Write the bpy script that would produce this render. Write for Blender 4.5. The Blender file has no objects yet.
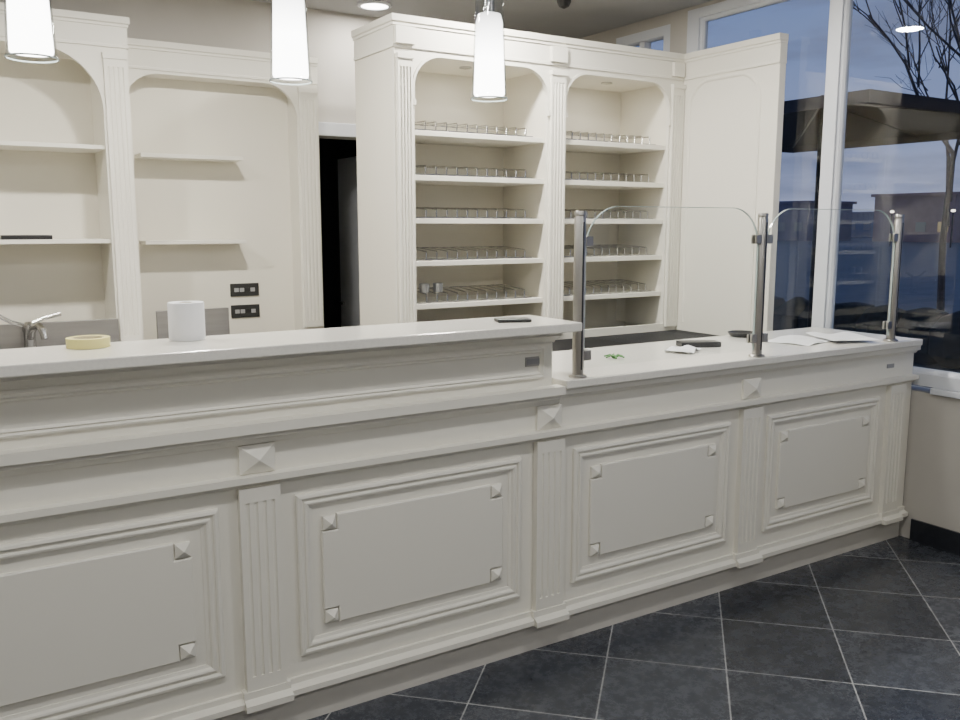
import bpy, bmesh, math, random
from math import radians, sin, cos, pi
from mathutils import Vector, Matrix
random.seed(7)
scene = bpy.context.scene
COL = scene.collection
WL = {}

# ---------------------------------------------------------------- materials
def new_mat(name):
    m = bpy.data.materials.new(name); m.use_nodes = True
    nt = m.node_tree; nt.nodes.clear()
    out = nt.nodes.new('ShaderNodeOutputMaterial')
    return m, nt, out

def pmat(name, col, rough=0.5, metal=0.0, var=0.06, scale=6.0, bump=0.0, bscale=60.0, coat=0.0, stretch=None, spec=None):
    m, nt, out = new_mat(name)
    b = nt.nodes.new('ShaderNodeBsdfPrincipled')
    tc = nt.nodes.new('ShaderNodeTexCoord')
    mp = nt.nodes.new('ShaderNodeMapping')
    if stretch: mp.inputs['Scale'].default_value = stretch
    nt.links.new(tc.outputs['Object'], mp.inputs['Vector'])
    n = nt.nodes.new('ShaderNodeTexNoise'); n.inputs['Scale'].default_value = scale
    n.inputs['Detail'].default_value = 4
    nt.links.new(mp.outputs['Vector'], n.inputs['Vector'])
    r = nt.nodes.new('ShaderNodeValToRGB')
    r.color_ramp.elements[0].position = 0.3; r.color_ramp.elements[1].position = 0.7
    r.color_ramp.elements[0].color = (*[c*(1-var) for c in col], 1)
    r.color_ramp.elements[1].color = (*[min(1, c*(1+var)) for c in col], 1)
    nt.links.new(n.outputs['Fac'], r.inputs['Fac'])
    nt.links.new(r.outputs['Color'], b.inputs['Base Color'])
    b.inputs['Roughness'].default_value = rough
    b.inputs['Metallic'].default_value = metal
    b.inputs['Coat Weight'].default_value = coat
    if spec is not None: b.inputs['Specular IOR Level'].default_value = spec
    if bump > 0:
        n2 = nt.nodes.new('ShaderNodeTexNoise'); n2.inputs['Scale'].default_value = bscale
        nt.links.new(mp.outputs['Vector'], n2.inputs['Vector'])
        bp = nt.nodes.new('ShaderNodeBump'); bp.inputs['Strength'].default_value = bump
        bp.inputs['Distance'].default_value = 0.002
        nt.links.new(n2.outputs['Fac'], bp.inputs['Height'])
        nt.links.new(bp.outputs['Normal'], b.inputs['Normal'])
    nt.links.new(b.outputs['BSDF'], out.inputs['Surface'])
    return m

def emat(name, col, strength):
    m, nt, out = new_mat(name)
    e = nt.nodes.new('ShaderNodeEmission'); e.inputs['Color'].default_value = (*col, 1)
    e.inputs['Strength'].default_value = strength
    nt.links.new(e.outputs[0], out.inputs['Surface'])
    return m

def glassmat(name, tint, base=0.04, edge=0.5, rough=0.0):
    """thin clear sheet: transparent with a view-angle dependent gloss (same from both sides)"""
    m, nt, out = new_mat(name)
    t = nt.nodes.new('ShaderNodeBsdfTransparent'); t.inputs['Color'].default_value = (*tint, 1)
    g = nt.nodes.new('ShaderNodeBsdfGlossy'); g.inputs['Roughness'].default_value = rough
    lw = nt.nodes.new('ShaderNodeLayerWeight'); lw.inputs['Blend'].default_value = 0.5
    p = nt.nodes.new('ShaderNodeMath'); p.operation = 'POWER'; p.inputs[1].default_value = 4.0
    k = nt.nodes.new('ShaderNodeMath'); k.operation = 'MULTIPLY_ADD'; k.inputs[1].default_value = edge; k.inputs[2].default_value = base
    nt.links.new(lw.outputs['Facing'], p.inputs[0]); nt.links.new(p.outputs[0], k.inputs[0])
    mx = nt.nodes.new('ShaderNodeMixShader')
    nt.links.new(k.outputs[0], mx.inputs[0]); nt.links.new(t.outputs[0], mx.inputs[1]); nt.links.new(g.outputs[0], mx.inputs[2])
    nt.links.new(mx.outputs[0], out.inputs['Surface'])
    return m

CREAM = (0.785, 0.76, 0.675)
PAINT = pmat('cream_lacquer', CREAM, 0.5, var=0.01, scale=2, spec=0.35)
PAINT2 = pmat('cream_lacquer_interior', (0.775, 0.74, 0.64), 0.55, var=0.01, scale=2, spec=0.35)
STONE = pmat('cream_stone_top', (0.77, 0.75, 0.685), 0.2, var=0.04, scale=90, coat=0.2)
KICK = pmat('plinth_laminate', (0.62, 0.595, 0.54), 0.4, var=0.02)
WALL = pmat('wall_paint', (0.50, 0.475, 0.43), 0.85, var=0.02)
CEIL = pmat('ceiling_paint', (0.38, 0.38, 0.38), 0.9, var=0.02)
WHITE = pmat('white_frame', (0.66, 0.68, 0.72), 0.35, var=0.02)
STEEL = pmat('brushed_steel', (0.42, 0.405, 0.38), 0.32, 1.0, var=0.08, scale=30, stretch=(1, 1, 0.05))
STEELD = pmat('dull_steel_sheet', (0.36, 0.35, 0.34), 0.38, 1.0, var=0.08, scale=30, stretch=(0.05, 1, 1))
CHROME = pmat('chrome_wire', (0.55, 0.545, 0.53), 0.2, 1.0, var=0.03)
BLACK = pmat('black_plastic', (0.012, 0.012, 0.013), 0.35, var=0.1)
BLACKTOP = pmat('black_granite', (0.012, 0.012, 0.013), 0.6, var=0.3, scale=80, spec=0.15)
DARK = pmat('unlit_room_darkness', (0.02, 0.022, 0.028), 0.9, var=0.1)  # near-black colour stands in for the lack of light in the storeroom
SKIRT = pmat('black_tile_skirting', (0.018, 0.020, 0.026), 0.3, var=0.2, scale=30)
PAPER = pmat('white_paper', (0.80, 0.80, 0.81), 0.9, var=0.02)
CLOTH = pmat('white_cloth', (0.80, 0.80, 0.80), 0.95, var=0.03, bump=0.5, bscale=300)
TAPE = pmat('yellow_tape', (0.76, 0.69, 0.27), 0.6, var=0.04)
CARD = pmat('cardboard_core', (0.60, 0.54, 0.36), 0.9)
DOORP = pmat('grey_door_paint', (0.30, 0.30, 0.30), 0.6)
PLATE = pmat('socket_plate', (0.02, 0.02, 0.02), 0.35)
GREYB = pmat('grey_button', (0.35, 0.35, 0.35), 0.4)
CUPM = pmat('cup_metal', (0.40, 0.41, 0.43), 0.3, 0.8)
GREEN = pmat('leaf_green', (0.07, 0.22, 0.05), 0.6, var=0.2)
GLASS = glassmat('guard_glass', (0.945, 0.965, 0.96), 0.055, 0.4)
GEDGE = pmat('guard_glass_edge', (0.42, 0.50, 0.48), 0.15, var=0.05)
WGLASS = glassmat('window_glass', (0.84, 0.88, 0.93), 0.08, 0.6)
CLEAR = glassmat('clear_lamp_glass', (0.90, 0.92, 0.93), 0.10, 0.6)
LED = emat('downlight_lens', (1.0, 0.97, 0.92), 14.0)
ASPH = pmat('outdoor_paving', (0.09, 0.10, 0.12), 0.6, var=0.2, scale=2)
CANVAS = pmat('dark_canvas', (0.03, 0.03, 0.042), 0.95, var=0.1, spec=0.1)
BARK = pmat('bark', (0.045, 0.045, 0.055), 0.9, var=0.3, scale=12)
HEDGE = pmat('hedge', (0.03, 0.038, 0.042), 0.9, var=0.4, scale=12, bump=1.0, bscale=20)

def lamp_mat():
    # frosted tube: brightest near the bulb, softer towards the top of the tube
    m, nt, out = new_mat('lamp_diffuser')
    tc = nt.nodes.new('ShaderNodeTexCoord'); sp = nt.nodes.new('ShaderNodeSeparateXYZ')
    nt.links.new(tc.outputs['Object'], sp.inputs[0])
    r = nt.nodes.new('ShaderNodeMapRange'); r.inputs['From Min'].default_value = 0.12; r.inputs['From Max'].default_value = 0.27
    r.inputs['To Min'].default_value = 15.0; r.inputs['To Max'].default_value = 3.0
    nt.links.new(sp.outputs[2], r.inputs['Value'])
    e = nt.nodes.new('ShaderNodeEmission'); e.inputs['Color'].default_value = (1.0, 0.98, 0.94, 1)
    nt.links.new(r.outputs[0], e.inputs['Strength']); nt.links.new(e.outputs[0], out.inputs['Surface'])
    return m
LAMP = lamp_mat()

def floor_mat():
    m, nt, out = new_mat('dark_floor_tile')
    N = nt.nodes; L = nt.links
    b = N.new('ShaderNodeBsdfPrincipled')
    tc = N.new('ShaderNodeTexCoord'); sp = N.new('ShaderNodeSeparateXYZ')
    L.new(tc.outputs['Object'], sp.inputs[0])
    def mth(op, a, bb):
        n = N.new('ShaderNodeMath'); n.operation = op
        for i, v in enumerate((a, bb)):
            if v is None: continue
            if isinstance(v, (int, float)): n.inputs[i].default_value = v
            else: L.new(v, n.inputs[i])
        return n.outputs[0]
    P = 0.61
    lines = []; cells = []
    for op, ph in (('SUBTRACT', -0.32), ('ADD', 5.02)):
        s = mth(op, sp.outputs[0], sp.outputs[1])
        s = mth('SUBTRACT', s, ph); s = mth('DIVIDE', s, P); s = mth('ADD', s, 100.0)
        fr = mth('FRACT', s, None)
        cells.append(mth('FLOOR', s, None))
        d = mth('ABSOLUTE', mth('SUBTRACT', fr, 0.5), None)
        lines.append(mth('GREATER_THAN', d, 0.494))
    g = mth('MAXIMUM', lines[0], lines[1])
    cb = N.new('ShaderNodeCombineXYZ'); L.new(cells[0], cb.inputs[0]); L.new(cells[1], cb.inputs[1])
    wn = N.new('ShaderNodeTexWhiteNoise'); L.new(cb.outputs[0], wn.inputs['Vector'])
    n = N.new('ShaderNodeTexNoise'); n.inputs['Scale'].default_value = 15; n.inputs['Detail'].default_value = 14
    n.inputs['Roughness'].default_value = 0.85
    L.new(tc.outputs['Object'], n.inputs['Vector'])
    f = mth('ADD', mth('MULTIPLY', n.outputs['Fac'], 0.82), mth('MULTIPLY', wn.outputs['Value'], 0.18))
    r = N.new('ShaderNodeValToRGB')
    r.color_ramp.elements[0].position = 0.34; r.color_ramp.elements[1].position = 0.66
    r.color_ramp.elements[0].color = (0.015, 0.018, 0.024, 1); r.color_ramp.elements[1].color = (0.085, 0.093, 0.112, 1)
    L.new(f, r.inputs[0])
    mx = N.new('ShaderNodeMixRGB'); L.new(g, mx.inputs[0]); L.new(r.outputs[0], mx.inputs[1]); mx.inputs[2].default_value = (0.38, 0.38, 0.38, 1)
    L.new(mx.outputs[0], b.inputs['Base Color'])
    rr = mth('ADD', mth('MULTIPLY', n.outputs['Fac'], 0.30), 0.12)
    L.new(rr, b.inputs['Roughness'])
    bp = N.new('ShaderNodeBump'); bp.inputs['Strength'].default_value = 0.4; bp.inputs['Distance'].default_value = 0.002
    L.new(mth('SUBTRACT', 1.0, g), bp.inputs['Height']); L.new(bp.outputs[0], b.inputs['Normal'])
    L.new(b.outputs[0], out.inputs[0])
    return m
FLOOR = floor_mat()

# ---------------------------------------------------------------- builder
class M:
    def __init__(s): s.v = []; s.f = []
    def add(s, vs, fs):
        o = len(s.v); s.v += [Vector(p) for p in vs]; s.f += [[i+o for i in f] for f in fs]; return s
    def box(s, x0, x1, y0, y1, z0, z1):
        return s.add([(x0,y0,z0),(x1,y0,z0),(x1,y1,z0),(x0,y1,z0),(x0,y0,z1),(x1,y0,z1),(x1,y1,z1),(x0,y1,z1)],
              [(0,3,2,1),(4,5,6,7),(0,1,5,4),(1,2,6,5),(2,3,7,6),(3,0,4,7)])
    def grid(s, g, closed_path=False, closed_prof=True, caps=True):
        K = len(g); J = len(g[0]); vs = [p for row in g for p in row]; fs = []
        for k in range(K if closed_prof else K-1):
            k2 = (k+1) % K
            for j in range(J if closed_path else J-1):
                j2 = (j+1) % J
                fs.append((k*J+j, k*J+j2, k2*J+j2, k2*J+j))
        if caps and not closed_path:
            fs.append([k*J for k in range(K)]); fs.append([k*J+J-1 for k in range(K)])
        return s.add(vs, fs)
    def lathe(s, c, prof, n=32, closed=False):
        c = Vector(c); g = []
        for r, z in prof:
            g.append([c + Vector((r*cos(2*pi*i/n), r*sin(2*pi*i/n), z)) for i in range(n)])
        s.grid(g, closed_path=True, closed_prof=closed, caps=False)
        if not closed:
            o = len(s.v) - n*len(prof)
            s.f.append([o+i for i in range(n)]); s.f.append([o+n*(len(prof)-1)+i for i in range(n)])
        return s
    def tube(s, pts, r, n=8, r1=None):
        pts = [Vector(p) for p in pts]; rings = []
        up = None
        for i, p in enumerate(pts):
            if i == 0: t = pts[1]-p
            elif i == len(pts)-1: t = p-pts[i-1]
            else: t = (pts[i+1]-p).normalized() + (p-pts[i-1]).normalized()
            t.normalize()
            if up is None:
                up = Vector((0,0,1)) if abs(t.z) < 0.9 else Vector((1,0,0))
            a = up - t*up.dot(t); a.normalize(); up = a; b = t.cross(a)
            rr = r if r1 is None else r + (r1-r)*i/(len(pts)-1)
            k = 1.0
            if 0 < i < len(pts)-1:
                c = (pts[i+1]-p).normalized().dot((p-pts[i-1]).normalized()); k = 1/max(0.6, math.sqrt((1+c)/2))
            rings.append([p + (a*cos(2*pi*q/n) + b*sin(2*pi*q/n))*rr*k for q in range(n)])
        s.grid(rings, closed_path=True, closed_prof=False, caps=False)
        o = len(s.v) - n*len(pts)
        s.f.append([o+i for i in range(n)]); s.f.append([o+n*(len(pts)-1)+i for i in range(n)])
        return s
    def prism(s, poly, fn, d0, d1):
        n = len(poly)
        vs = [fn(u, z, d0) for u, z in poly] + [fn(u, z, d1) for u, z in poly]
        fs = [list(range(n)), list(range(n, 2*n))] + [(i, (i+1) % n, n+(i+1) % n, n+i) for i in range(n)]
        return s.add(vs, fs)
    def pyramid(s, u0, u1, z0, z1, fn, d0, d1, d2):
        c = fn((u0+u1)/2, (z0+z1)/2, d2)
        q0 = [fn(u0,z0,d0), fn(u1,z0,d0), fn(u1,z1,d0), fn(u0,z1,d0)]
        q1 = [fn(u0,z0,d1), fn(u1,z0,d1), fn(u1,z1,d1), fn(u0,z1,d1)]
        return s.add(q0+q1+[c], [(0,1,2,3),(0,1,5,4),(1,2,6,5),(2,3,7,6),(3,0,4,7),(4,5,8),(5,6,8),(6,7,8),(7,4,8)])
    def make(s, name, mat, parent=None, bevel=0.0, smooth=False, label=None, kind=None, category=None, group=None, rot=None):
        lo = Vector([min(p[i] for p in s.v) for i in range(3)]); hi = Vector([max(p[i] for p in s.v) for i in range(3)])
        org = Vector(((lo.x+hi.x)/2, (lo.y+hi.y)/2, lo.z))
        me = bpy.data.meshes.new(name)
        me.from_pydata([p-org for p in s.v], [], s.f); me.update()
        bm = bmesh.new(); bm.from_mesh(me)
        bmesh.ops.recalc_face_normals(bm, faces=bm.faces); bm.to_mesh(me); bm.free()
        me.materials.append(mat)
        if smooth:
            for p in me.polygons: p.use_smooth = True
            me.set_sharp_from_angle(angle=radians(35))
        ob = bpy.data.objects.new(name, me); COL.objects.link(ob)
        if parent: ob.parent = parent; ob.location = org - WL[parent.name]
        else: ob.location = org
        WL[ob.name] = org
        if rot: ob.rotation_euler = (0, 0, rot)
        if bevel > 0:
            md = ob.modifiers.new('bevel', 'BEVEL'); md.width = bevel; md.segments = 2; md.limit_method = 'ANGLE'; md.angle_limit = radians(40)
        tag(ob, label, category, kind, group)
        return ob

def tag(ob, label=None, category=None, kind=None, group=None):
    if label: ob['label'] = label
    if category: ob['category'] = category
    if kind: ob['kind'] = kind
    if group: ob['group'] = group

def empty(name, loc, label, category, group=None):
    e = bpy.data.objects.new(name, None); COL.objects.link(e); e.location = loc; e.empty_display_size = 0.1
    WL[e.name] = Vector(loc); tag(e, label, category, None, group); return e

def copy_thing(root, loc):
    new = root.copy(); COL.objects.link(new); new.location = loc; WL[new.name] = Vector(loc)
    def rec(src, dst):
        for c in src.children:
            k = c.copy(); COL.objects.link(k); k.parent = dst; rec(c, k)
    rec(root, new)
    return new

def box(name, x0, x1, y0, y1, z0, z1, mat, **k): return M().box(x0, x1, y0, y1, z0, z1).make(name, mat, **k)
def front(Y): return lambda u, z, d: (u, Y-d, z)
def side(X): return lambda u, z, d: (X-d, u, z)

def rect_frame(m, u0, u1, z0, z1, prof, fn):
    g = [[fn(u0+i, z0+i, d), fn(u1-i, z0+i, d), fn(u1-i, z1-i, d), fn(u0+i, z1-i, d)] for i, d in prof]
    m.grid(g, closed_path=True, closed_prof=True)
def arch_pts(u0, u1, z0, zt, r, i, n=12):
    c0 = (u0+r, zt-r); c1 = (u1-r, zt-r); R = r-i
    p = [(u0+i, z0)]
    p += [(c0[0]-R*cos(a), c0[1]+R*sin(a)) for a in [k*pi/2/n for k in range(n+1)]]
    p += [(c1[0]+R*sin(a), c1[1]+R*cos(a)) for a in [k*pi/2/n for k in range(n+1)]]
    p += [(u1-i, z0)]
    return p
def arch_trim(m, u0, u1, z0, zt, r, prof, fn):
    m.grid([[fn(u, z, d) for u, z in arch_pts(u0, u1, z0, zt, r, i)] for i, d in prof])
def spandrel(m, u0, u1, zt, r, fn, d0, d1, n=12):
    a = [(u0+r-r*cos(k*pi/2/n), zt-r+r*sin(k*pi/2/n)) for k in range(n+1)]
    for k in range(n): m.prism([(u0, zt+0.0), a[k], a[k+1]], fn, d0, d1)
    b = [(u1-r+r*cos(k*pi/2/n), zt-r+r*sin(k*pi/2/n)) for k in range(n+1)]
    for k in range(n): m.prism([(u1, zt+0.0), b[k], b[k+1]], fn, d0, d1)
def fluted(m, u0, u1, z0, z1, fn, d, nfl=4, fr=0.006, endz=0.05, back=-0.002):
    w = u1-u0
    m.prism([(u0, z0), (u1, z0), (u1, z0+endz), (u0, z0+endz)], fn, back, d)
    m.prism([(u0, z1-endz), (u1, z1-endz), (u1, z1), (u0, z1)], fn, back, d)
    sp = w/(nfl+0.8); prof = [(u0, back), (u0, d)]
    for i in range(nfl):
        c = u0 + w/2 + (i-(nfl-1)/2)*sp
        for k in range(7):
            a = pi*k/6
            prof.append((c-fr*cos(a), d-fr*0.9*sin(a)))
    prof += [(u1, d), (u1, back)]
    m.grid([[fn(u, z0+endz, dd), fn(u, z1-endz, dd)] for u, dd in prof])

# ---------------------------------------------------------------- room
XL, XR, YF, YB, ZC = -2.6, 4.19, -2.2, 5.5, 2.95
box('floor', XL-0.1, XR+0.15, YF-0.1, 7.3, -0.1, 0, FLOOR, kind='structure', label='dark charcoal floor tiles laid diagonally with pale grout')
fl = bpy.data.objects['floor']
off = Vector(fl.location)
for v in fl.data.vertices: v.co += off
fl.location = (0, 0, 0)
box('ceiling', XL-0.1, XR+0.15, YF-0.1, 7.3, ZC, ZC+0.1, CEIL, kind='structure', label='flat grey-white painted ceiling')
DX0, DX1, DZ = 2.20, 3.05, 2.17
m = M(); m.box(XL, DX0, YB, YB+0.15, 0, ZC); m.box(DX1, XR, YB, YB+0.15, 0, ZC); m.box(DX0, DX1, YB, YB+0.15, DZ, ZC)
m.make('wall_back', WALL, kind='structure', label='plain beige painted wall with a doorway')
box('wall_left', XL-0.1, XL, YF, YB, 0, ZC, WALL, kind='structure', label='plain beige painted wall')
box('wall_front', XL, XR, YF-0.1, YF, 0, ZC, WALL, kind='structure', label='plain beige painted wall behind the viewer')
WZ0, WZ1 = 0.80, 2.93
m = M(); m.box(XR, XR+0.15, YF, YB, 0, WZ0-0.03)
m.box(XR, XR+0.15, YF, -1.5, WZ0-0.03, ZC); m.box(XR, XR+0.15, -1.5, 4.22, WZ1, ZC)
m.box(XR, XR+0.15, 4.22, 4.37, WZ0-0.03, ZC); m.box(XR, XR+0.15, 4.90, YB, WZ0-0.03, ZC)
m.box(XR, XR+0.15, 4.37, 4.90, WZ0-0.03, 1.9); m.box(XR, XR+0.15, 4.37, 4.90, 2.88, ZC)
m.make('wall_right', WALL, kind='structure', label='beige wall under and around the shop windows')
box('baseboard_right', XR-0.012, XR-0.001, YF, 2.50, 0, 0.11, SKIRT, kind='structure', label='black tiled skirting under the window')
box('trim_1', XR-0.02, XR+0.02, -1.5, 2.45, WZ0-0.03, WZ0, WHITE, kind='structure', label='white window sill board', bevel=0.004)
m = M()
fx0, fx1 = XR+0.0, XR+0.08
m.box(fx0, fx1, -1.5, 4.22, WZ0+0.001, WZ0+0.065); m.box(fx0, fx1, -1.5, 4.22, WZ1-0.06, WZ1)
muls = [(-1.5, -1.38), (0.15, 0.25), (1.62, 1.72), (3.095, 3.175), (4.12, 4.22)]
for a, b_ in muls: m.box(fx0-0.002, fx1+0.002, a, b_, WZ0+0.001, WZ1)
for (a, b_), (c, d) in zip(muls[:-1], muls[1:]):
    rect_frame(m, b_, c, WZ0+0.065, WZ1-0.06, [(0, -0.01), (0.012, -0.018), (0.02, -0.03), (0.02, -0.06), (0, -0.06)], side(fx0))
w1 = m.make('window_1', WHITE, kind='structure', label='large white-framed shop window looking out at dusk', bevel=0.003)
for (a, b_), (c, d) in zip(muls[:-1], muls[1:]):
    M().add([(XR+0.045, b_+0.02, WZ0+0.085), (XR+0.045, c-0.02, WZ0+0.085), (XR+0.045, c-0.02, WZ1-0.08), (XR+0.045, b_+0.02, WZ1-0.08)], [(0, 1, 2, 3)]).make('window_pane', WGLASS, parent=w1)
m = M(); rect_frame(m, 4.37, 4.90, 1.9, 2.88, [(0, 0), (0.06, 0), (0.07, -0.02), (0.07, -0.06), (0, -0.06)], side(XR))
m.box(XR+0.0, XR+0.06, 4.61, 4.66, 1.97, 2.81)
w2 = m.make('window_2', WHITE, kind='structure', label='small white-framed upper window')
for a, b_ in ((4.441, 4.609), (4.661, 4.829)):
    M().add([(XR+0.04, a, 1.971), (XR+0.04, b_, 1.971), (XR+0.04, b_, 2.809), (XR+0.04, a, 2.809)], [(0, 1, 2, 3)]).make('window_pane', WGLASS, parent=w2)
m = M(); m.box(DX0-0.0, DX1+0.08, YB-0.03, YB-0.001, DZ, DZ+0.085); m.box(DX1, DX1+0.08, YB-0.03, YB-0.001, 0, DZ)
m.box(DX0-0.04, DX0, YB-0.03, YB-0.001, 0, DZ+0.085)
m.make('trim_2', WHITE, kind='structure', label='white architrave around the dark doorway', bevel=0.004)
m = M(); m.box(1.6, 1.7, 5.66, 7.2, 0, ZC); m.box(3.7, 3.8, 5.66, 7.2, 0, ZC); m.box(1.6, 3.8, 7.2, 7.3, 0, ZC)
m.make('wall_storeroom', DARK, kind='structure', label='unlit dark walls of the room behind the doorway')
m = M(); m.box(2.75, 2.79, 5.68, 6.45, 0.01, 2.1)
d1 = m.make('door_1', WHITE, kind='structure', label='grey door leaf standing open in the dark room', bevel=0.003)
M().tube([(2.75, 6.38, 1.0), (2.70, 6.38, 1.0), (2.70, 6.27, 1.0)], 0.009).make('handle', CHROME, parent=d1, smooth=True)

# ---------------------------------------------------------------- bar counter
CX0, CX1 = -1.55, 4.175
FY = 2.55
BAR_END = 1.91
counter = empty('bar_counter', (1.35, 2.82, 0), 'long cream lacquered bar counter with panelled front and fluted pilasters', 'counter')
M().box(CX0+0.02, CX1, FY+0.01, 3.10, 0.0, 0.125).make('plinth', KICK, parent=counter, label='darker beige plinth strip')
M().box(CX0, CX1, FY, 3.10, 0.125, 0.93).box(BAR_END, CX1, FY, 3.10, 0.93, 1.009).make('body', PAINT, parent=counter)
M().box(CX0, BAR_END, FY, 2.72, 0.93, 1.224).make('riser', PAINT, parent=counter)
pil_c = [-1.385, -0.29, 0.80, 1.894, 2.980, 4.030]
HW = 0.063
F = front(FY)
def hmould(name, x0, x1, prof, bumps=None):
    m = M()
    m.grid([[F(x0, z, d), F(x1, z, d)] for d, z in prof])
    return m.make(name, PAINT, parent=counter)
m = M()
prof = [(-0.003, 0.122), (0.034, 0.122), (0.034, 0.140), (0.018, 0.146), (0.012, 0.150), (0.012, 0.168), (-0.003, 0.168)]
m.grid([[F(CX0, z, d), F(CX1, z, d)] for d, z in prof])
for c in pil_c:
    pr = [(-0.003, 0.118), (0.052, 0.118), (0.052, 0.138), (0.038, 0.146), (0.030, 0.150), (0.030, 0.172), (-0.003, 0.172)]
    m.grid([[F(c-HW-0.012, z, d), F(c+HW+0.012, z, d)] for d, z in pr])
m.make('base_moulding', PAINT, parent=counter)
hmould('lower_ledge', CX0, CX1, [(-0.003, 0.818), (0.012, 0.820), (0.024, 0.834), (0.038, 0.837), (0.038, 0.857), (-0.003, 0.858)])
hmould('upper_ledge', CX0, 1.935, [(-0.003, 0.948), (0.008, 0.950), (0.020, 0.968), (0.030, 0.972), (0.030, 0.986), (0.052, 0.990), (0.052, 1.020), (-0.003, 1.021)])
hmould('under_top_moulding', 1.935, CX1, [(-0.003, 0.965), (0.010, 0.967), (0.020, 0.980), (0.034, 0.985), (0.034, 1.009), (-0.003, 1.009)])
hmould('under_bar_moulding', CX0, BAR_END, [(-0.003, 1.178), (0.012, 1.180), (0.018, 1.188), (0.045, 1.205), (0.062, 1.209), (0.062, 1.224), (-0.003, 1.224)])
m = M()
rect_frame(m, CX0+0.05, 1.872, 1.052, 1.166, [(0, -0.002), (0, 0.008), (0.006, 0.010), (0.012, 0.005), (0.016, 0.009), (0.022, 0.003), (0.022, -0.002)], F)
m.make('riser_frame', PAINT, parent=counter)
for c in pil_c:
    m = M(); fluted(m, c-HW, c+HW, 0.172, 0.820, F, 0.026, nfl=4, fr=0.0060, endz=0.045)
    p = m.make('pilaster', PAINT, parent=counter)
    if c < 4.0:
        M().pyramid(c-0.055, c+0.055, 0.860, 0.948, F, -0.002, 0.012, 0.036).make('pyramid_block', PAINT, parent=p)
for a, b_ in zip(pil_c[:-1], pil_c[1:]):
    u0, u1 = a+HW+0.055, b_-HW-0.06
    m = M(); rect_frame(m, u0, u1, 0.235, 0.768, [(0, -0.002), (0, 0.010), (0.004, 0.014), (0.012, 0.016), (0.017, 0.013), (0.019, 0.008), (0.024, 0.008), (0.026, 0.012), (0.031, 0.014), (0.037, 0.012), (0.042, 0.005), (0.052, 0.003), (0.052, -0.002)], F)
    m.make('panel_moulding', PAINT, parent=counter)
    a0, a1, z0, z1, n = u0+0.082, u1-0.082, 0.322, 0.688, 0.052
    def notch(i):
        x0, x1, y0, y1, nn = a0+i, a1-i, z0+i, z1-i, n
        return [(x0+nn, y0), (x1-nn, y0), (x1-nn, y0+nn), (x1, y0+nn), (x1, y1-nn), (x1-nn, y1-nn), (x1-nn, y1), (x0+nn, y1), (x0+nn, y1-nn), (x0, y1-nn), (x0, y0+nn), (x0+nn, y0+nn)]
    m = M()
    rings = [[F(u, z, -0.002) for u, z in notch(0)], [F(u, z, 0.011) for u, z in notch(0)], [F(u, z, 0.014) for u, z in notch(0.004)]]
    m.grid(rings, closed_path=True, closed_prof=False, caps=False)
    m.f.append(list(range(24, 36))); m.f.append(list(range(0, 12)))
    rp = m.make('raised_panel', PAINT, parent=counter)
    s = 0.044
    for (cx, cz) in [(a0+n/2, z0+n/2), (a1-n/2, z0+n/2), (a0+n/2, z1-n/2), (a1-n/2, z1-n/2)]:
        M().pyramid(cx-s/2, cx+s/2, cz-s/2, cz+s/2, F, -0.002, 0.012, 0.030).make('corner_stud', PAINT, parent=rp)
M().box(1.79, 1.858, FY-0.003, FY+0.001, 1.098, 1.132).make('name_plate', STEEL, parent=counter, label='small silver maker plate')
M().box(1.797, 1.851, FY-0.004, FY-0.002, 1.105, 1.125).make('plate_inset', DOORP, parent=counter)
M().box(3.955, 4.010, FY-0.004, FY+0.001, 0.905, 0.925).make('small_badge', DOORP, parent=counter, label='tiny dark metal badge')

box('raised_countertop', CX0-0.03, 1.965, 2.445, 2.775, 1.225, 1.257, STONE, bevel=0.004, label='raised cream stone bar ledge on the counter', category='countertop')
box('serving_countertop', 1.937, 4.155, 2.495, 3.13, 1.010, 1.041, STONE, bevel=0.004, label='lower cream stone serving top beside the raised bar', category='countertop')
box('preparation_countertop', CX0, 1.905, 2.722, 3.13, 0.931, 0.955, STEEL, bevel=0.002, label='steel preparation top behind the raised bar', category='countertop')

# ---------------------------------------------------------------- glass guard
guard = empty('glass_guard', (2.98, 2.54, 1.041), 'clear glass sneeze guard on three brushed steel posts', 'glass screen')
T = 1.0412
for px in (2.022, 2.998, 3.955):
    m = M(); py = 2.54
    m.lathe((px, py, T), [(0.034, 0), (0.034, 0.006), (0.030, 0.010), (0.0215, 0.011), (0.0215, 0.585), (0.0195, 0.590), (0.0195, 0.592), (0.0215, 0.594), (0.0215, 0.604), (0.019, 0.609)], n=32)
    p = m.make('post', STEEL, parent=guard, smooth=True)
    m = M(); m.box(px-0.003, px+0.003, py-0.0225, py-0.018, T+0.03, T+0.57)
    m.make('slot', PLATE, parent=p)
    for zz in (T+0.08, T+0.50):
        for sgn in (-1, 1):
            if (sgn < 0 and px < 2.1) or (sgn > 0 and px > 3.9): continue
            a, b_ = sorted((px+sgn*0.018, px+sgn*0.052))
            m = M(); m.box(a, b_, py-0.015, py-0.004, zz-0.019, zz+0.019); m.box(a, b_, py+0.004, py+0.015, zz-0.019, zz+0.019)
            m.make('clamp', STEEL, parent=p, bevel=0.003)
for a, b_ in ((2.046, 2.974), (3.022, 3.931)):
    pts = arch_pts(a, b_, T+0.03, 1.670, 0.16, 0.0)
    M().add([(u, 2.54, z) for u, z in pts], [list(range(len(pts)))]).make('glass_pane', GLASS, parent=guard)
    m = M(); ring = [[(u, 2.54-d, z) for u, z in arch_pts(a, b_, T+0.03, 1.670, 0.16, i)] for i, d in [(0.0, 0.004), (0.0025, 0.004), (0.0025, -0.004), (0, -0.004)]]
    m.grid(ring); m.make('polished_edge', GEDGE, parent=guard)

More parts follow.
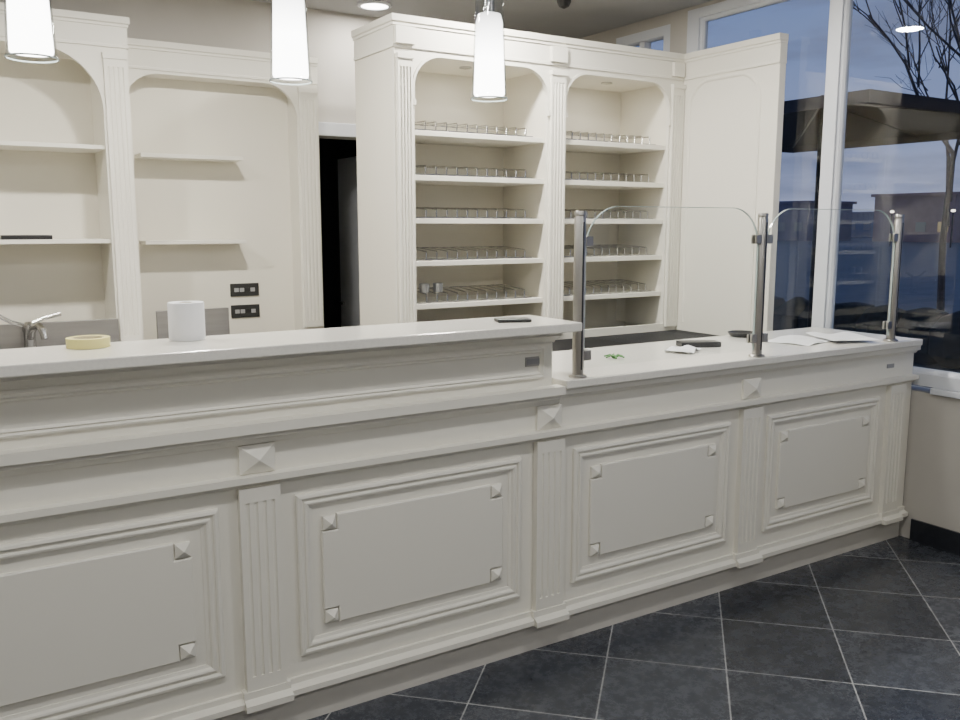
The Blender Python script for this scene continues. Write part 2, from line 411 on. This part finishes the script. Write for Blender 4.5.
# ---------------------------------------------------------------- pendants
pend = empty('pendant_lamp', (0.28, 2.65, 2.03), 'white glowing glass cylinder pendant lamp hanging over the bar', 'lamp', 'pendant lamps over the bar')
c = (0.28, 2.65, 2.03)
m = M(); n = 36
g = [[Vector(c)+Vector((r*cos(2*pi*i/n), r*sin(2*pi*i/n), z)) for i in range(n)] for r, z in ((0.064, 0.0), (0.0605, 0.018), (0.0525, 0.2), (0.045, 0.40))]
m.grid(g, closed_path=True, closed_prof=False, caps=False)
m.make('glass_shade', CLEAR, parent=pend, smooth=True)
M().lathe(c, [(0.0615, -0.001), (0.0645, -0.001), (0.0645, 0.003), (0.0615, 0.003)], n=36, closed=True).make('shade_rim', GEDGE, parent=pend, smooth=True)
M().lathe(c, [(0.020, 0.012), (0.051, 0.013), (0.0535, 0.020), (0.0455, 0.255), (0.039, 0.28), (0.020, 0.285)], n=36).make('diffuser', LAMP, parent=pend, smooth=True)
M().lathe(c, [(0.018, 0.285), (0.018, 0.40), (0.045, 0.401), (0.045, 0.425), (0.012, 0.44), (0.010, 0.50)], n=24).make('lamp_holder', CHROME, parent=pend, smooth=True)
M().tube([(c[0], c[1], c[2]+0.49), (c[0], c[1], ZC-0.02)], 0.003).make('cable', BLACK, parent=pend, smooth=True)
M().lathe((c[0], c[1], ZC-0.026), [(0.02, 0), (0.05, 0.01), (0.052, 0.025)], n=24).make('ceiling_rose', CHROME, parent=pend, smooth=True)
for x in (0.985, 1.70):
    copy_thing(pend, (x, 2.65, 2.03))

# ---------------------------------------------------------------- display cabinet
KY = 4.17; KB = 4.65; KX0 = 2.10; KX1 = 4.125; KZ = 2.50
cab = empty('display_cabinet', (3.1, 4.4, 0), 'tall cream lacquered back-bar cabinet with two arched shelf bays', 'cabinet')
bays = [(2.215, 3.07), (3.20, 4.01)]
K = front(KY)
m = M(); m.box(KX0, KX0+0.03, KY+0.022, KB, 0, 2.6); m.box(3.12, 3.15, KY+0.022, KB-0.03, 0, 2.5); m.box(4.10, KX1-0.001, KY+0.022, KB, 0, 2.6)
m.box(KX0+0.03, 4.10, KB-0.025, KB, 0, 2.6)
m.box(KX0+0.03, 4.10, KY+0.022, KB-0.025, 2.47, 2.49)
for a, b_ in ((2.13, 2.215), (3.07, 3.12), (3.15, 3.20), (4.01, 4.10)): m.box(a, b_, KY+0.022, KB-0.025, 0.95, 2.47)
m.make('carcass', PAINT2, parent=cab)
m = M()
m.box(KX0, 2.215, KY, KY+0.022, 0, 2.6); m.box(3.07, 3.20, KY, KY+0.022, 0, 2.6); m.box(4.01, KX1-0.001, KY, KY+0.022, 0, 2.6)
m.box(2.215, 3.07, KY, KY+0.022, 2.465, 2.6); m.box(3.20, 4.01, KY, KY+0.022, 2.465, 2.6)
m.box(2.215, 3.07, KY, KY+0.022, 0.0, 0.97); m.box(3.20, 4.01, KY, KY+0.022, 0.0, 0.97)
for a, b_ in bays:
    spandrel(m, a, b_, 2.465, 0.16, K, -0.022, 0.0)
    arch_trim(m, a, b_, 2.24, 2.465, 0.16, [(-0.014, -0.001), (-0.014, 0.006), (0.0, 0.006), (0.0, -0.001)], K)
    m.box(a-0.014, a+0.004, KY-0.014, KY, 2.215, 2.245); m.box(b_-0.004, b_+0.014, KY-0.014, KY, 2.215, 2.245)
m.make('face_frame', PAINT, parent=cab)
for u0, u1 in ((KX0+0.012, 2.197), (3.084, 3.186), (4.022, 4.118)):
    m = M(); fluted(m, u0, u1, 0.95, 2.44, K, 0.020, nfl=4, fr=0.0068, endz=0.04)
    m.box(u0-0.004, u1+0.004, KY-0.028, KY, 2.44, 2.465)
    m.make('pilaster', PAINT, parent=cab)
SHZ = [2.094, 1.862, 1.635, 1.408, 1.176]
for a, b_ in bays:
    for z in SHZ:
        M().box(a-0.0, b_, KY+0.024, KB-0.026, z-0.028, z).make('shelf', PAINT, parent=cab, bevel=0.002)
PX = KX1; PY0 = 3.43; PE = XR-0.012
S = side(PX)
m = M(); m.box(PX, PE, PY0, KB, 0, 2.62)
m.make('side_panel', PAINT, parent=cab, bevel=0.003, label='tall arched return panel beside the window')
m = M(); arch_trim(m, PY0+0.13, KY-0.06, 0.98, 2.47, 0.16, [(-0.010, -0.001), (-0.010, 0.006), (-0.003, 0.009), (0.004, 0.008), (0.010, 0.003), (0.010, -0.001)], S)
m.make('side_panel_moulding', PAINT, parent=cab)
def crown(m, rowfn, prof): m.grid([rowfn(p, z) for p, z in prof])
cp = [(-0.002, 2.495), (0.008, 2.495), (0.008, 2.508), (0.004, 2.510), (0.004, 2.600), (0.010, 2.602), (0.010, 2.614), (0.018, 2.620), (0.018, 2.652), (-0.002, 2.654)]
m = M()
crown(m, lambda p, z: [(KX0-p, KB, z), (KX0-p, KY-p, z), (PX-p, KY-p, z), (PX-p, PY0-p*0.3, z), (PE+0.001, PY0-p*0.3, z)], cp)
for q in (2.157, 3.135): m.box(q-0.055, q+0.055, KY-0.026, KY, 2.512, 2.596)
m.box(4.02, 4.108, KY-0.026, KY, 2.512, 2.596)
m.make('crown_moulding', PAINT, parent=cab)
M().box(KX0, PE, KY, KB, 2.64, 2.652).make('top_board', PAINT2, parent=cab)
for xx in (2.64, 3.66):
    M().lathe((xx, 4.36, 2.462), [(0.028, 0.0), (0.035, 0.001), (0.035, 0.009), (0.028, 0.009)], n=24).make('recessed_spot', CHROME, parent=cab, smooth=True)

bench = empty('back_counter', (3.1, 3.88, 0), 'low back counter with black top in front of the shelves', 'counter')
M().box(2.12, 4.11, 3.62, 4.14, 0.08, 0.885).make('body', PAINT, parent=bench)
M().box(2.14, 4.10, 3.66, 4.14, 0, 0.08).make('plinth', KICK, parent=bench)
M().box(2.10, 4.11, 3.58, 4.142, 0.885, 0.928).make('top', BLACKTOP, parent=bench, bevel=0.004, label='black granite top')
for i in range(4):
    x = 2.14+i*0.492
    d = M().box(x, x+0.485, 3.602, 3.62, 0.10, 0.86).make('door', PAINT, parent=bench, bevel=0.003)
    M().tube([(x+0.43, 3.602, 0.68), (x+0.43, 3.575, 0.68), (x+0.43, 3.575, 0.80), (x+0.43, 3.602, 0.80)], 0.005).make('handle', STEEL, parent=d, smooth=True)

# ---------------------------------------------------------------- wire racks
def rack(x0, x1, z):
    m = M(); y0, y1 = KY+0.045, KY+0.33
    m.tube([(x0, y0, z+0.0045), (x1, y0, z+0.0045)], 0.003, 6)
    m.tube([(x0, y1, z+0.062), (x1, y1, z+0.062)], 0.003, 6)
    n = 12; st = (x1-x0-0.055)/(n-1)
    for i in range(n):
        x = x0 + 0.005 + st*i
        m.tube([(x, y0, z+0.0045), (x+0.002, y0+0.002, z+0.042), (x+0.008, y0+0.014, z+0.050), (x+0.040, y1, z+0.062)], 0.0040, 6)
    for x in (x0, x1): m.tube([(x, y1, z+0.062), (x, y1, z+0.003)], 0.003, 6)
    return m.make('wire_rack', CHROME, smooth=True, label='chromed wire glass rack with slanted loops on a cabinet shelf', category='rack', group='wire racks on the cabinet shelves')
r1 = rack(2.23, 3.0, SHZ[0]+0.0005); r2 = rack(3.215, 3.945, SHZ[0]+0.0005)
for z in SHZ[1:]:
    for r in (r1, r2):
        k = r.copy(); COL.objects.link(k); k.location.z += z-SHZ[0]
for i, x in enumerate((2.315, 2.400)):
    M().lathe((x, KY+0.0, SHZ[4]+0.0005) if False else (x, KY+0.0, 0) if False else (x, KY+0.095, SHZ[4]+0.0575), [(0.001, 0.003), (0.023, 0.003), (0.026, 0.048), (0.029, 0.048), (0.026, 0.0), (0.001, 0.0)][::-1], n=20).make('cup', CUPM, smooth=True, label='small grey metal cup resting on the wire rack', category='cup', group='cups on the lowest shelf')

# ---------------------------------------------------------------- back wall units
def wall_unit(x0, x1, yf, ztop, pil_left, pil_right, pw, shelves, arch_r, label, sh_x=None, crown_p=1.0, fz=0.16, ad=0.04):
    e = empty('wall_shelf_unit', ((x0+x1)/2, (yf+5.49)/2, 0), label, 'shelf unit')
    G = front(yf)
    zf = ztop-fz
    a = x0+pw if pil_left else x0; b_ = x1-pw if pil_right else x1
    M().box(x0, x1, 5.455, 5.49, 0, ztop-0.02).make('back_panel', PAINT2, parent=e)
    m = M(); zo = zf-ad
    if pil_left: m.box(x0, a, yf, 5.455, 0, ztop-0.02)
    if pil_right: m.box(b_, x1, yf, 5.455, 0, ztop-0.02)
    m.box(a, b_, yf, 5.455, zo, ztop-0.02)
    spandrel(m, a, b_, zo, arch_r, G, -0.022, 0)
    arch_trim(m, a, b_, zo-arch_r-0.04, zo, arch_r, [(-0.014, -0.001), (-0.014, 0.006), (0.0, 0.006), (0.0, -0.001)], G)
    m.make('frame', PAINT, parent=e)
    for flag, u0, u1 in ((pil_left, x0+0.012, a-0.012), (pil_right, b_+0.012, x1-0.012)):
        if flag:
            m = M(); fluted(m, u0, u1, 0.96, zf-0.05, G, 0.018, nfl=4, fr=0.0065, endz=0.04)
            m.box(u0-0.004, u1+0.004, yf-0.024, yf, zf-0.05, zf-0.02)
            m.make('pilaster', PAINT, parent=e)
    m = M(); pr = [(p, ztop-2.654+z) for p, z in cp]
    crown(m, lambda p, z: [(x0-p*crown_p, 5.455, z), (x0-p*crown_p, yf-p, z), (x1+p*crown_p, yf-p, z), (x1+p*crown_p, 5.455, z)], pr)
    m.make('crown_moulding', PAINT, parent=e)
    s0, s1, sy = sh_x if sh_x else (a, b_, yf+0.03)
    for z in shelves:
        M().box(s0, s1, sy, 5.455, z-0.022, z).make('shelf', PAINT, parent=e, bevel=0.002)
    return e
u1_ = wall_unit(-0.30, 0.995, 5.10, 2.68, True, True, 0.135, [2.02, 1.525], 0.30, 'cream shelf unit with fluted pilaster above the sink', ad=0.01, fz=0.17)
u2_ = wall_unit(0.998, 2.14, 5.30, 2.615, False, True, 0.14, [2.0, 1.512], 0.20, 'cream panelled wall unit with two short shelves', sh_x=(1.07, 1.65, 5.28), crown_p=0.0, fz=0.165, ad=0.012)
box('black_tray', 0.34, 0.58, 5.16, 5.30, 1.5255, 1.548, BLACK, bevel=0.004, label='flat black tray lying on the unit shelf', category='tray')
for z in (1.20, 1.066):
    e = empty('wall_socket', (1.68, 5.454, z-0.04), 'black four-module switch and socket plate on cream panel', 'socket', 'black switch plates')
    M().box(1.59, 1.77, 5.445, 5.4545, z-0.04, z+0.04).make('plate', PLATE, parent=e, bevel=0.003)
    for i in range(4):
        x = 1.613+i*0.034
        M().box(x, x+0.028, 5.441, 5.445, z-0.012, z+0.012).make('rocker', GREYB if i in (0, 1, 3) else BLACK, parent=e, bevel=0.001)

sb = empty('sink_bench', (0.8, 4.85, 0), 'stainless steel sink bench with splashback behind the bar', 'bench')
M().box(-0.4, 1.95, 4.55, 5.06, 0.1, 0.92).make('body', PAINT, parent=sb)
M().box(-0.4, 1.95, 4.60, 5.05, 0.0, 0.1).make('plinth', KICK, parent=sb)
m = M(); m.box(-0.42, 0.18, 4.52, 5.07, 0.92, 0.95); m.box(0.70, 1.97, 4.52, 5.07, 0.92, 0.95); m.box(0.18, 0.70, 4.52, 4.60, 0.92, 0.95); m.box(0.18, 0.70, 4.92, 5.07, 0.92, 0.95)
m.box(0.18, 0.70, 4.60, 4.92, 0.921, 0.924)
m.make('steel_top', STEELD, parent=sb)
M().box(-0.4, 0.86, 5.05, 5.072, 0.95, 1.10).make('splashback', STEELD, parent=sb, bevel=0.002)
M().box(1.06, 1.46, 5.05, 5.072, 0.95, 1.13).make('splashback', STEELD, parent=sb, bevel=0.002)
tp = empty('tap', (0.42, 4.97, 0.951), 'chrome mixer tap with lever over the steel sink', 'tap')
M().lathe((0.42, 4.97, 0.951), [(0.036, 0), (0.036, 0.01), (0.028, 0.015), (0.028, 0.11), (0.033, 0.12), (0.031, 0.15), (0.014, 0.165)], n=24).make('base', CHROME, parent=tp, smooth=True)
M().tube([(0.42, 4.96, 1.03), (0.43, 4.88, 1.09), (0.45, 4.80, 1.11), (0.46, 4.74, 1.09), (0.465, 4.73, 1.05)], 0.016, 12).make('spout', CHROME, parent=tp, smooth=True)
M().tube([(0.42, 4.97, 1.10), (0.49, 4.97, 1.13), (0.57, 4.96, 1.15)], 0.011, 10).make('lever', CHROME, parent=tp, smooth=True)
M().tube([(0.42, 4.97, 1.09), (0.34, 4.96, 1.12), (0.28, 4.95, 1.16)], 0.011, 10).make('lever', CHROME, parent=tp, smooth=True)

# ---------------------------------------------------------------- small things on tops
BT = 1.2575; ST = 1.0415
pr = empty('paper_roll', (0.655, 2.712, BT), 'white kitchen paper roll standing on the raised bar', 'paper roll')
M().lathe((0.655, 2.712, BT), [(0.020, 0), (0.051, 0), (0.053, 0.004), (0.053, 0.110), (0.051, 0.113), (0.020, 0.113)], n=40, closed=True).make('paper', PAPER, parent=pr, smooth=True)
M().lathe((0.655, 2.712, BT), [(0.0175, 0.001), (0.0198, 0.001), (0.0198, 0.112), (0.0175, 0.112)], n=24, closed=True).make('core', CARD, parent=pr, smooth=True)
tr = empty('tape_roll', (0.375, 2.695, BT), 'roll of pale yellow masking tape lying on the bar', 'tape')
M().lathe((0.375, 2.695, BT), [(0.042, 0), (0.058, 0), (0.058, 0.027), (0.042, 0.027)], n=40, closed=True).make('tape', TAPE, parent=tr, smooth=True)
M().lathe((0.375, 2.695, BT), [(0.038, 0.001), (0.0418, 0.001), (0.0418, 0.026), (0.038, 0.026)], n=40, closed=True).make('core', CARD, parent=tr, smooth=True)
def phone(x, y, z, w, l, h, rot, label):
    e = empty('mobile_phone', (x, y, z), label, 'phone')
    a = M().box(x-w/2, x+w/2, y-l/2, y+l/2, z, z+h).make('case', BLACK, parent=e, bevel=0.004)
    M().box(x-w/2+0.005, x+w/2-0.005, y-l/2+0.012, y+l/2-0.012, z+h-0.0005, z+h+0.0006).make('screen', PLATE, parent=e)
    e.rotation_euler = (0, 0, rot)
phone(1.77, 2.60, BT, 0.065, 0.125, 0.012, radians(70), 'black mobile phone lying on the raised bar end')
phone(3.02, 2.90, ST, 0.085, 0.19, 0.024, radians(65), 'black handset lying next to a white cloth')
def sheet(name, cx, cy, z, w, l, rot, amp, mat, label, category, group=None, seed=0):
    rnd = random.Random(seed); n = 14; top = []; bot = []
    ph = [rnd.uniform(0, 6) for _ in range(4)]
    R = Matrix.Rotation(rot, 3, 'Z')
    for lay, arr in ((0.0014, top), (0.0, bot)):
        for i in range(n+1):
            for j in range(n+1):
                u = i/n-0.5; v = j/n-0.5
                h = amp*(1+sin(u*9+ph[0])*cos(v*8+ph[1]))*0.5
                p = R @ Vector((u*w*(1+0.06*sin(v*7+ph[2])), v*l*(1+0.06*sin(u*6+ph[3])), 0))
                arr.append((cx+p.x, cy+p.y, z+h+lay))
    m = M(); N = (n+1)**2; fs = []
    for i in range(n):
        for j in range(n):
            a = i*(n+1)+j; q = (a, a+1, a+n+2, a+n+1)
            fs.append(q); fs.append([k+N for k in reversed(q)])
    for i in range(n):
        for a, b_ in ((i, i+1), (n*(n+1)+i, n*(n+1)+i+1), (i*(n+1), (i+1)*(n+1)), (i*(n+1)+n, (i+1)*(n+1)+n)):
            fs.append((a, b_, b_+N, a+N))
    m.add(top+bot, fs)
    return m.make(name, mat, smooth=True, label=label, category=category, group=group)
sheet('cloth', 2.84, 2.82, ST, 0.17, 0.12, 0.5, 0.020, CLOTH, 'small crumpled white cloth on the serving top', 'cloth', seed=3)
sheet('paper_sheet', 3.58, 2.78, ST, 0.32, 0.24, 0.25, 0.006, PAPER, 'white paper sheet lying on the serving top', 'paper', 'loose papers', seed=5)
sheet('paper_sheet', 3.80, 2.70, ST+0.009, 0.24, 0.30, -0.5, 0.010, PAPER, 'white paper sheet overlapping another sheet', 'paper', 'loose papers', seed=8)
sp_ = M()
for i in range(6):
    a = i*1.05; sp_.tube([(2.44, 2.82, ST+0.004), (2.44+0.02*cos(a), 2.82+0.02*sin(a), ST+0.014), (2.44+0.045*cos(a), 2.82+0.045*sin(a), ST+0.007)], 0.006, 6, r1=0.003)
sp_.make('herb_sprig', GREEN, smooth=True, label='little green sprig lying on the serving top', category='herb')
M().lathe((3.48, 3.05, ST), [(0.045, 0), (0.060, 0.004), (0.070, 0.022), (0.064, 0.024), (0.045, 0.010)], n=28).make('small_dish', BLACK, smooth=True, label='small round black dish on the serving top', category='dish')

# ---------------------------------------------------------------- ceiling fixtures
dl = empty('downlight', (2.49, 5.2, ZC-0.012), 'round recessed white ceiling downlight switched on', 'light', 'ceiling downlights')
c = (2.49, 5.2, ZC-0.012)
M().lathe(c, [(0.085, 0.0), (0.105, 0.002), (0.108, 0.0115), (0.085, 0.0115)], n=40, closed=True).make('trim_ring', WHITE, parent=dl, smooth=True)
M().lathe(c, [(0.084, 0.004), (0.084, 0.0115)], n=40).make('lens', LED, parent=dl, smooth=True)
lights = [(2.49, 5.2, 12), (2.59, 3.80, 56), (1.15, 3.80, 56), (-0.3, 3.8, 46), (3.3, 2.9, 20),
          (0.3, 1.2, 21), (2.2, 1.2, 21), (-1.5, 1.0, 14), (0.3, -1.0, 21), (2.6, -1.0, 24)]
for i, (x, y, P) in enumerate(lights):
    if i: copy_thing(dl, (x, y, ZC-0.012))
    l = bpy.data.lights.new('downlight_beam', 'AREA'); l.shape = 'DISK'; l.size = 0.17; l.energy = P
    l.color = (1.0, 0.96, 0.89) if y > 2.5 else (1.0, 0.99, 0.965)
    o = bpy.data.objects.new('downlight_beam', l); COL.objects.link(o); o.location = (x, y, ZC-0.016)
for n_, xx in enumerate((2.64, 3.66)):
    l = bpy.data.lights.new('cabinet_spot_beam', 'AREA'); l.shape = 'DISK'; l.size = 0.06; l.energy = 1.0; l.color = (1, .95, .86)
    o = bpy.data.objects.new('cabinet_spot_beam', l); COL.objects.link(o); o.location = (xx, 4.36, 2.458)
M().lathe((3.39, 4.45, ZC-0.06), [(0.005, 0.0), (0.03, 0.012), (0.042, 0.035), (0.045, 0.059)], n=28).make('security_camera', BLACK, smooth=True, label='small dark dome camera fixed to the ceiling', category='camera')

# ---------------------------------------------------------------- outside
box('outdoor_ground', 4.36, 140, -40, 120, -0.25, -0.15, ASPH, kind='structure', label='dark paved terrace and road outside')
par = empty('patio_parasol', (9.6, 7.3, -0.15), 'large dark square patio parasol outside the window', 'parasol')
cx, cy = 9.6, 7.3
def sq(h, z): return [(cx-h, cy-h, z), (cx+h, cy-h, z), (cx+h, cy+h, z), (cx-h, cy+h, z)]
m = M(); m.grid([sq(2.1, 2.72), sq(2.1, 2.84), sq(0.15, 3.15), sq(0.13, 3.13), sq(2.08, 2.82), sq(2.08, 2.72)], closed_path=True)
m.make('canopy', CANVAS, parent=par)
m = M(); m.tube([(cx, cy, -0.15), (cx, cy, 3.19)], 0.03, 12); m.make('pole', BLACK, parent=par, smooth=True)
m = M()
for dx, dy in ((1, 1), (1, -1), (-1, 1), (-1, -1), (1, 0), (-1, 0), (0, 1), (0, -1)):
    m.tube([(cx, cy, 3.10), (cx+2.05*dx, cy+2.05*dy, 2.80)], 0.012, 6)
m.make('rib', BLACK, parent=par)
M().lathe((cx, cy, -0.15), [(0.35, 0), (0.35, 0.06), (0.05, 0.1), (0.05, 0.3)], n=24).make('foot', BLACK, parent=par, smooth=True)
def tree(x, y, h, seed):
    rnd = random.Random(seed); m = M()
    def br(p, d, L, r, lvl):
        q = p + d*L; mid = p + d*L*0.5 + Vector([rnd.uniform(-.06, .06)*L for _ in range(3)])
        m.tube([p, mid, q], r, 6, r1=r*0.6)
        if lvl == 0: return
        for _ in range(3):
            nd = (d + Vector((rnd.uniform(-.8, .8), rnd.uniform(-.8, .8), rnd.uniform(-.1, .6)))).normalized()
            br(p + d*L*rnd.uniform(0.55, 1.0), nd, L*rnd.uniform(0.6, 0.8), r*0.58, lvl-1)
    br(Vector((x, y, -0.15)), Vector((0, 0, 1)), h*0.36, 0.07, 5)
    m.make('bare_tree', BARK, label='leafless tree silhouetted against the dusk sky', category='tree', group='bare trees outside')
tree(16.5, 9.6, 8.6, 3); tree(17, 8.4, 9.0, 12)
LITW = emat('lit_window', (1.0, 0.75, 0.45), 0.25)
def building(x, y, w, d, h, col, seed, label):
    rnd = random.Random(seed)
    e = empty('building', (x, y, -0.15), label, 'building')
    mt = pmat('facade_%d' % seed, col, 0.9, var=0.1, scale=1)
    m = M(); m.box(x-d/2, x+d/2, y-w/2, y+w/2, -0.15, h); m.box(x-d/2-0.3, x+d/2+0.3, y-w/2-0.3, y+w/2+0.3, h, h+0.3); m.make('block', mt, parent=e)
    nx = int(w/2.4); nz = max(1, int(h/2.4))
    dm = M(); lm = M()
    for i in range(nx):
        for k in range(nz):
            yy = y-w/2+0.6+i*2.4; zz = 0.9+k*2.3
            (lm if rnd.random() < 0.2 else dm).box(x-d/2-0.05, x-d/2-0.001, yy, yy+1.1, zz, zz+1.0)
    if dm.v: dm.make('dark_windows', DOORP, parent=e)
    if lm.v: lm.make('lit_windows', LITW, parent=e)
building(92, 55, 9, 8, 4.6, (0.34, 0.24, 0.25), 1, 'low reddish building with a few lit windows far away')
building(120, 66, 44, 10, 3.2, (0.20, 0.22, 0.30), 2, 'long low grey building in the distance')
building(88, 69, 8, 8, 4.0, (0.24, 0.22, 0.28), 3, 'distant house at dusk with few lit windows')
m = M()
for i in range(60):
    y = -4+i*0.5; m.lathe((10.8+random.uniform(-.1, .1), y, -0.15), [(0.2, 0), (0.36, 0.15), (0.38, 0.45), (0.25, 0.62+random.uniform(-.05, .06)), (0.05, 0.7)], n=10)
hd = m.make('hedge', HEDGE, smooth=True, label='low dark hedge edging the terrace', category='hedge'); hd['kind'] = 'stuff'
SG = emat('street_glow', (1, .9, .75), 4)
for i, (x, y) in enumerate(((66, 38.6), (68, 39.2), (66, 37.2), (70, 38.5), (69, 45))):
    e = empty('street_lamp', (x, y, -0.15), 'lit street lamp on a thin pole far away', 'street lamp', 'street lamps')
    M().tube([(x, y, -0.15), (x, y, 2.6)], 0.06, 8).make('pole', BLACK, parent=e)
    M().lathe((x, y, 2.6), [(0.05, 0), (0.16, 0.05), (0.16, 0.16), (0.05, 0.2)], n=12).make('lamp_head', SG, parent=e)

# ---------------------------------------------------------------- world (dusk)
w = bpy.data.worlds.new('dusk'); scene.world = w; w.use_nodes = True
nt = w.node_tree; nt.nodes.clear()
out = nt.nodes.new('ShaderNodeOutputWorld'); bg = nt.nodes.new('ShaderNodeBackground')
tc = nt.nodes.new('ShaderNodeTexCoord'); sp = nt.nodes.new('ShaderNodeSeparateXYZ')
rp = nt.nodes.new('ShaderNodeValToRGB')
els = rp.color_ramp.elements
els[0].position = 0.0; els[0].color = (0.44, 0.47, 0.66, 1)
els[1].position = 1.0; els[1].color = (0.04, 0.08, 0.22, 1)
e2 = els.new(0.08); e2.color = (0.32, 0.39, 0.64, 1)
e3 = els.new(0.30); e3.color = (0.16, 0.25, 0.54, 1)
nz = nt.nodes.new('ShaderNodeTexNoise'); nz.inputs['Scale'].default_value = 5.0; nz.inputs['Detail'].default_value = 8
mp = nt.nodes.new('ShaderNodeMapping'); mp.inputs['Scale'].default_value = (1, 1, 5)
nt.links.new(tc.outputs['Generated'], mp.inputs[0]); nt.links.new(mp.outputs[0], nz.inputs[0])
nt.links.new(tc.outputs['Generated'], sp.inputs[0]); nt.links.new(sp.outputs[2], rp.inputs[0])
mx = nt.nodes.new('ShaderNodeMixRGB'); cr = nt.nodes.new('ShaderNodeValToRGB')
cr.color_ramp.elements[0].position = 0.45; cr.color_ramp.elements[1].position = 0.62
cr.color_ramp.elements[0].color = (0, 0, 0, 1); cr.color_ramp.elements[1].color = (.8, .8, .8, 1)
nt.links.new(nz.outputs['Fac'], cr.inputs[0]); nt.links.new(cr.outputs[0], mx.inputs[0])
nt.links.new(rp.outputs[0], mx.inputs[1]); mx.inputs[2].default_value = (0.19, 0.22, 0.35, 1)
nt.links.new(mx.outputs[0], bg.inputs[0]); bg.inputs[1].default_value = 1.0
nt.links.new(bg.outputs[0], out.inputs[0])

# ---------------------------------------------------------------- camera
cam = bpy.data.cameras.new('camera'); co = bpy.data.objects.new('camera', cam); COL.objects.link(co)
cam.sensor_width = 36; cam.lens = 880/960*36; cam.clip_end = 500; cam.clip_start = 0.05
co.location = (0, 0, 1.6)
co.rotation_euler = (radians(90-8.72), 0, radians(57.9-90))
scene.camera = co
